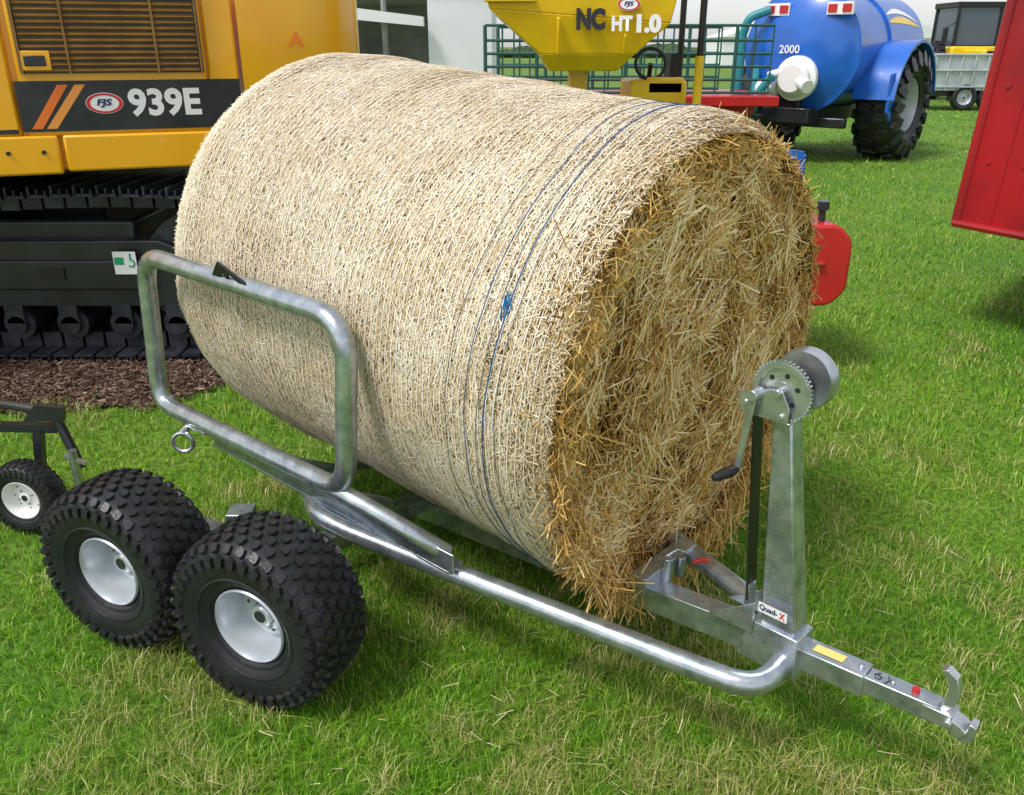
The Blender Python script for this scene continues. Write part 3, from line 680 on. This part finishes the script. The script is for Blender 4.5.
for x,y in((.1,9.45),(1.6,9.45)):
    w_=empty('wheel',(x,y,.4),parent=du);orient(w_,(0,-1,0));wheel_parts(w_,.4,.3,.2,True,YEL2,nk=20,rows=5)

# ------------------------------------------------------------ red flatbed with hurdles
fb=empty('flatbed_trailer',(1.6,12.6,0),'red flatbed trailer loaded with steel hurdles','trailer')
mb=MB();mb.box((1.5,12.6,.93),(3.9,2.0,.12));mb.box((1.5,12.6,.8),(3.6,.8,.14));mb.obj('deck',REDP,fb,bevel=.01)
for x in(.9,2.0):
    w_=empty('wheel',(x,11.75,.36),parent=fb);orient(w_,(0,-1,0));wheel_parts(w_,.36,.24,.2,False,GREYT)
for k,(xa,xb,y) in enumerate([(-.35,1.45,12.0),(1.5,3.4,12.0),(-.2,3.0,13.2)]):
    mb=MB()
    for z in(1.02,1.18,1.34,1.5,1.66,1.84): mb.cyl((xa,y,z),(xb,y,z),.018,8)
    m_=int((xb-xa)/.22)
    for i in range(m_+1): x=xa+(xb-xa)*i/m_;mb.cyl((x,y,1.0),(x,y,1.84),.012 if i%3 else .025,8)
    o=mb.obj('livestock_hurdle',TEAL,loc=(xa,y,.99));tag(o,'dark green steel livestock hurdle standing on a red flatbed','hurdle','hurdles on the flatbed')

# ------------------------------------------------------------ marquee
mq=empty('marquee',(-2,18,0),'white show marquee with an open grey bay','marquee')
mb=MB();mb.box((-.9,18.5,1.3),(1.1,5,2.6));mb.box((-5,20.5,1.3),(7,.1,2.6));mb.obj('wall',CANV,mq)
mb=MB();mb.prism([(-8.5,2.6),(-.2,2.6),(-.2,2.75),(-4.3,4.4),(-8.5,2.75)],15.9,21.2);mb.prism([(-3.2,2.05),(-1.5,1.9),(-1.5,2.05),(-3.2,2.25)],15.7,15.9);mb.obj('roof',CANV,mq)
mb=MB();mb.box((-5,20.3,1.2),(6.6,.1,2.4),0);mb.obj('back_panel',GREYI,mq)
for x in(-3.1,-2.2): mb=MB();mb.cyl((x,16,0),(x,16,2.6),.05,8);mb.obj('pole',GREYI,mq)
mb=MB();mb.box((-2.4,16.8,.5),(1.5,.6,1.0));mb.obj('counter',GREYI,mq)

# ------------------------------------------------------------ blue slurry tanker
ta=empty('slurry_tanker',(5.2,13.9,0),'blue slurry tanker with white valve and large tyres','tanker')
ca,sa=.66,.751
MTK=frame((4.12,13.1,1.52),(ca,sa,0),(0,0,1))
def lathex(mb,prof,seg=56,mi=0,M=Matrix.Identity(4)):
    mb.lathe([(r_,y) for y,r_ in prof],seg,mi,M@Matrix.Rotation(R(-90),4,'Z'))
mb=MB(MTK);lathex(mb,[(-.22,0),(-.2,.3),(-.13,.58),(-.04,.76),(0,.82),(.0,.86),(.05,.86),(.05,.82),(1.2,.82),(1.2,.85),(1.26,.85),(1.26,.82),(2.75,.82),(2.85,.7),(2.95,.4),(2.98,0)])
mb.obj('tank',BLU,ta)
mb=MB(MTK);g_=[(1.32+.92*math.cos(t),-.76+.92*math.sin(t)) for t in np.linspace(R(12),R(172),14)]
g2=[(1.32+.88*math.cos(t),-.76+.88*math.sin(t)) for t in np.linspace(R(172),R(12),14)]
mb.prism(g_+g2,-1.26,-.66);mb.prism([(.42,-.30),(.42,-.80),(.60,-.95),(.66,-.25)],-1.20,-1.16);mb.obj('mudguard',BLU,ta)
mb=MB(MTK);mb.box((1.4,0,-.85),(3.4,.7,.22));mb.box((.1,0,-.95),(.12,1.5,.14));mb.box((-.05,.1,-.72),(.3,.5,.3));mb.obj('chassis',BLKP,ta,bevel=.02)
mb=MB(MTK);lathex(mb,[(-.46,0),(-.46,.18),(-.40,.23),(-.32,.23),(-.30,.30),(-.22,.30),(-.18,.22),(-.1,.22),(-.1,0)],32,0,Matrix.Translation((0,-.10,-.35)))
mb.cyl((-.3,-.10,-.35),(-.5,-.38,-.45),.09);mb.cyl((-.4,-.2,-.2),(-.4,.25,-.32),.06);mb.cyl((-.3,.15,-.5),(-.3,.45,-.5),.10);mb.obj('outlet_valve',WHT,ta)
for y in(-.55,.35):
    mb=MB(MTK);mb.box((-.12,y,.55),(.06,.36,.16),0);mb.box((-.155,y-.1,.55),(.02,.12,.1),1);mb.box((-.155,y+.1,.55),(.02,.12,.1),1);mb.obj('rear_light',[WHT,REDP],ta)
mb=MB(MTK);mb.tube(fillet([(-.5,.15,-.3),(-.55,.35,-.6),(-.3,.5,-.9),(-.1,.6,-.2)],.15),.06,10);mb.cyl((-.3,.78,.2),(-.3,.78,-.6),.07);mb.tube(fillet([(-.3,.78,.2),(-.3,.70,.45),(-.15,.45,.55)],.1),.06,10);mb.obj('suction_hose',mat('hose_teal',(.02,.25,.3),.5),ta)
MX2=MTK@Matrix((Vector((0,-1,0)),Vector((.05,0,1)).normalized(),Vector((-1,0,.05)).normalized())).transposed().to_4x4()
text('2000',.30,.11,MX2@Matrix.Translation((-.06,.02,.25)),WHT,ta,'lettering',bold=.01)
mb=MB(MTK)
for mi,za,zb,wd_ in((0,.50,.40,.035),(1,.40,.34,.05)):
    vs=[];fs=[]
    for k in range(13):
        u_=k/12;x=1.35+1.25*u_;zc_=za+(zb-za)*u_+.10*math.sin(math.pi*u_)*(1 if mi==0 else .6);w_=wd_*math.sin(math.pi*(.08+.88*u_))
        for q in(-1,1):
            zz=zc_+q*w_;t=math.asin(zz/.82);vs.append((x,-.824*math.cos(t),.824*math.sin(t)))
    for k in range(12): fs.append((2*k,2*k+1,2*k+3,2*k+2))
    mb.add(vs,fs,mi)
mb.obj('side_stripe',[WHT,YEL2],ta)
for q in((1.32,-.95),(1.32,.95)):
    c=MTK@Vector((q[0],q[1],0));w_=empty('wheel',(c.x,c.y,.78),parent=ta);orient(w_,Vector((sa,-ca,0))*(1 if q[1]<0 else -1))
    wheel_parts(w_,.76,.62,.36,True,GREYT,nk=18,rows=4,ks=1.2)

# ------------------------------------------------------------ tractor and livestock trailer far off
tt=empty('tractor',(14.6,28.5,0),'yellow and black tractor with glazed cab','tractor')
mb=MB();mb.box((14.4,28,1.15),(.8,1.9,.7));mb.box((14.4,27.2,1.1),(.7,.3,.8));mb.box((14.4,29,1.4),(1.5,1.4,.35));mb.obj('bonnet',YEL2,tt,bevel=.06)
mb=MB();mb.box((14.4,29.2,2.75),(1.45,1.6,.16))
for x in(-.66,.66):
    for y in(28.45,29.9): mb.box((14.4+x,y,2.1),(.09,.09,1.3))
mb.box((14.4,28.42,1.55),(1.4,.06,.12));mb.box((13.4,28.4,1.9),(.15,.1,.4));mb.box((15.4,28.4,1.9),(.15,.1,.4));mb.bar((13.4,28.4,2.1),(13.8,28.45,2.3),.03,.03);mb.bar((15.4,28.4,2.1),(15,28.45,2.3),.03,.03)
mb.obj('cab_frame',BLK,tt,bevel=.02)
mb=MB();mb.box((14.4,29.2,2.1),(1.3,1.45,1.2));mb.obj('cab_glass',GLASS,tt)
for x,y,r_ in((13.6,29.3,.85),(15.2,29.3,.85),(13.75,27.5,.6),(15.05,27.5,.6)):
    w_=empty('wheel',(x,y,r_),parent=tt);orient(w_,(-1 if x<14.4 else 1,0,0));wheel_parts(w_,r_,.45,r_*.5,True,YEL2,nk=18,rows=3)
tt.location.x-=.1
lt=empty('livestock_trailer',(12.2,24.5,0),'grey sheeted livestock trailer','trailer')
mb=MB();mb.box((12.2,24.5,.95),(2.5,1.6,.9))
for i in range(8): mb.box((11.0+i*.34,23.68,.95),(.05,.04,.9))
for z in(.6,1.0,1.38): mb.box((12.2,23.67,z),(2.5,.05,.05))
mb.obj('body',GREYT,lt,bevel=.01)
mb=MB();mb.box((12.2,24.5,.42),(2.3,1.3,.12));mb.obj('chassis',BLKP,lt)
for x in(11.9,12.6):
    w_=empty('wheel',(x,23.75,.33),parent=lt);orient(w_,(0,-1,0));wheel_parts(w_,.33,.2,.18,False,GREYT)

# ------------------------------------------------------------ red curved body at the right
rb=empty('feeder_wagon',(4,5.6,0),'large red curved steel feeder body with folded edges','farm wagon')
MR=Matrix.Translation((2.60,5.0,0))@Matrix.Rotation(R(-33),4,'Z')
def ring_pts(z,o0=0):
    out=[];sx=.050*(z-.6)
    for k in range(25):
        t=k/24;out.append((sx-o0+(2.2+2*o0)*t,-.42*math.sin(math.pi*t)-o0,z))
    for k in range(17):
        t=1-k/16;out.append((sx-o0+.25+(1.7+2*o0)*t,1.7+.42*math.sin(math.pi*t)+o0,z))
    return out
mb=MB(MR)
def shell(z0,z1,o0):
    a=ring_pts(z0,o0);b_=ring_pts(z1,o0);n=len(a)
    mb.add(a+b_,[tuple(range(n)),tuple(range(n,2*n))]+[(i,(i+1)%n,n+(i+1)%n,n+i) for i in range(n)])
shell(.65,2.5,0);shell(.62,.66,.012);shell(2.45,2.52,.03)
for k in(2,5):
    mb.tube([Vector(ring_pts(z)[k])+Vector((0,-.002,0)) for z in(.66,1.2,1.8,2.45)],.006,6)
for z in(1.0,1.4,1.8):
    for k in(1,3,4): c=Vector(ring_pts(z)[k]);mb.cyl(c,c+Vector((0,-.012,0)),.012,8)
mb.tube([ring_pts(z)[0] for z in(.64,1.2,1.8,2.5)],.026,8)
for z in(.64,2.5): mb.tube([Vector(q) for q in ring_pts(z,.01)[:25]],.022,8)
mb.obj('body',REDD,rb,angle=30)
mb=MB(MR);mb.box((1.3,.9,.5),(1.0,.8,.16));mb.obj('chassis',BLKP,rb)
for q in((1.4,.5),(1.4,1.5)):
    c=MR@Vector((q[0],q[1],0));w_=empty('wheel',(c.x,c.y,.34),parent=rb);orient(w_,MR.to_3x3()@Vector((0,-1 if q[1]<1 else 1,0)));wheel_parts(w_,.34,.24,.18,False,GREYT)

# ------------------------------------------------------------ red implement behind the bale
ri=empty('red_mower',(1.3,4.5,0),'red farm mower unit with black drive shaft','mower')
mb=MB();rp=[(1.50+.18*max(-1,min(1,1.15*math.cos(t))),.585+.205*max(-1,min(1,1.12*math.sin(t)))) for t in np.linspace(-math.pi/2,math.pi/2,17)]
mb.prism([(.75,.38)]+rp+[(.75,.79)],4.15,4.7)
mb.box((1.2,4.4,.55),(.3,.5,.2));mb.box((1.30,4.14,.60),(.5,.03,.03));mb.obj('housing',REDP,ri,bevel=.02)
for x,zz in((1.40,.38),(.9,.42)): mb=MB();mb.box((x,4.5,zz/2),(.10,.4,zz));mb.obj('stand',BLKP,ri)
mb=MB();mb.cyl((1.54,4.25,.78),(1.54,4.25,.86),.018);mb.cyl((1.54,4.25,.85),(1.54,4.25,.89),.03);mb.obj('knob',BLKP,ri)
mb=MB();mb.cyl((1.50,4.5,.78),(1.49,4.5,1.08),.018);mb.bar((1.49,4.5,1.08),(1.3,4.5,1.1),.04,.04);mb.obj('blue_lever',BLU,ri)

# ------------------------------------------------------------ far hedge and tents
mb=MB()
for i in range(420):
    x=random.uniform(-140,160);y=random.uniform(125,132);s_=random.uniform(.6,1.5)
    M=Matrix.Translation((x,y,s_*.5))@Matrix.Diagonal((s_*1.6,s_,s_*random.uniform(.5,1.0),1))
    vs=[];fs=[]
    for a in range(5):
        for b2 in range(7):
            ph=math.pi*a/4;t=2*math.pi*b2/7;k=random.uniform(.75,1.1);vs.append((k*math.sin(ph)*math.cos(t),k*math.sin(ph)*math.sin(t),k*math.cos(ph)))
    for a in range(4):
        for b2 in range(7): fs.append((a*7+b2,a*7+(b2+1)%7,(a+1)*7+(b2+1)%7,(a+1)*7+b2))
    mb.add(vs,fs,0,M)
o=mb.obj('hedge',mat('hedge_leaf',(.03,.06,.02),.9,0,(.07,.11,.04),1.5));o['kind']='stuff'
for x,y in((20,75),(36,85),(48,80)):
    mb=MB();mb.box((x,y,1.1),(7,6,2.2));mb.prism([(x-3.7,2.2),(x+3.7,2.2),(x,3.4)],y-3.2,y+3.2)
    o=mb.obj('show_tent',CANV,loc=(x,y,0));tag(o,'white show tent on the grass field','tent','white show tents')
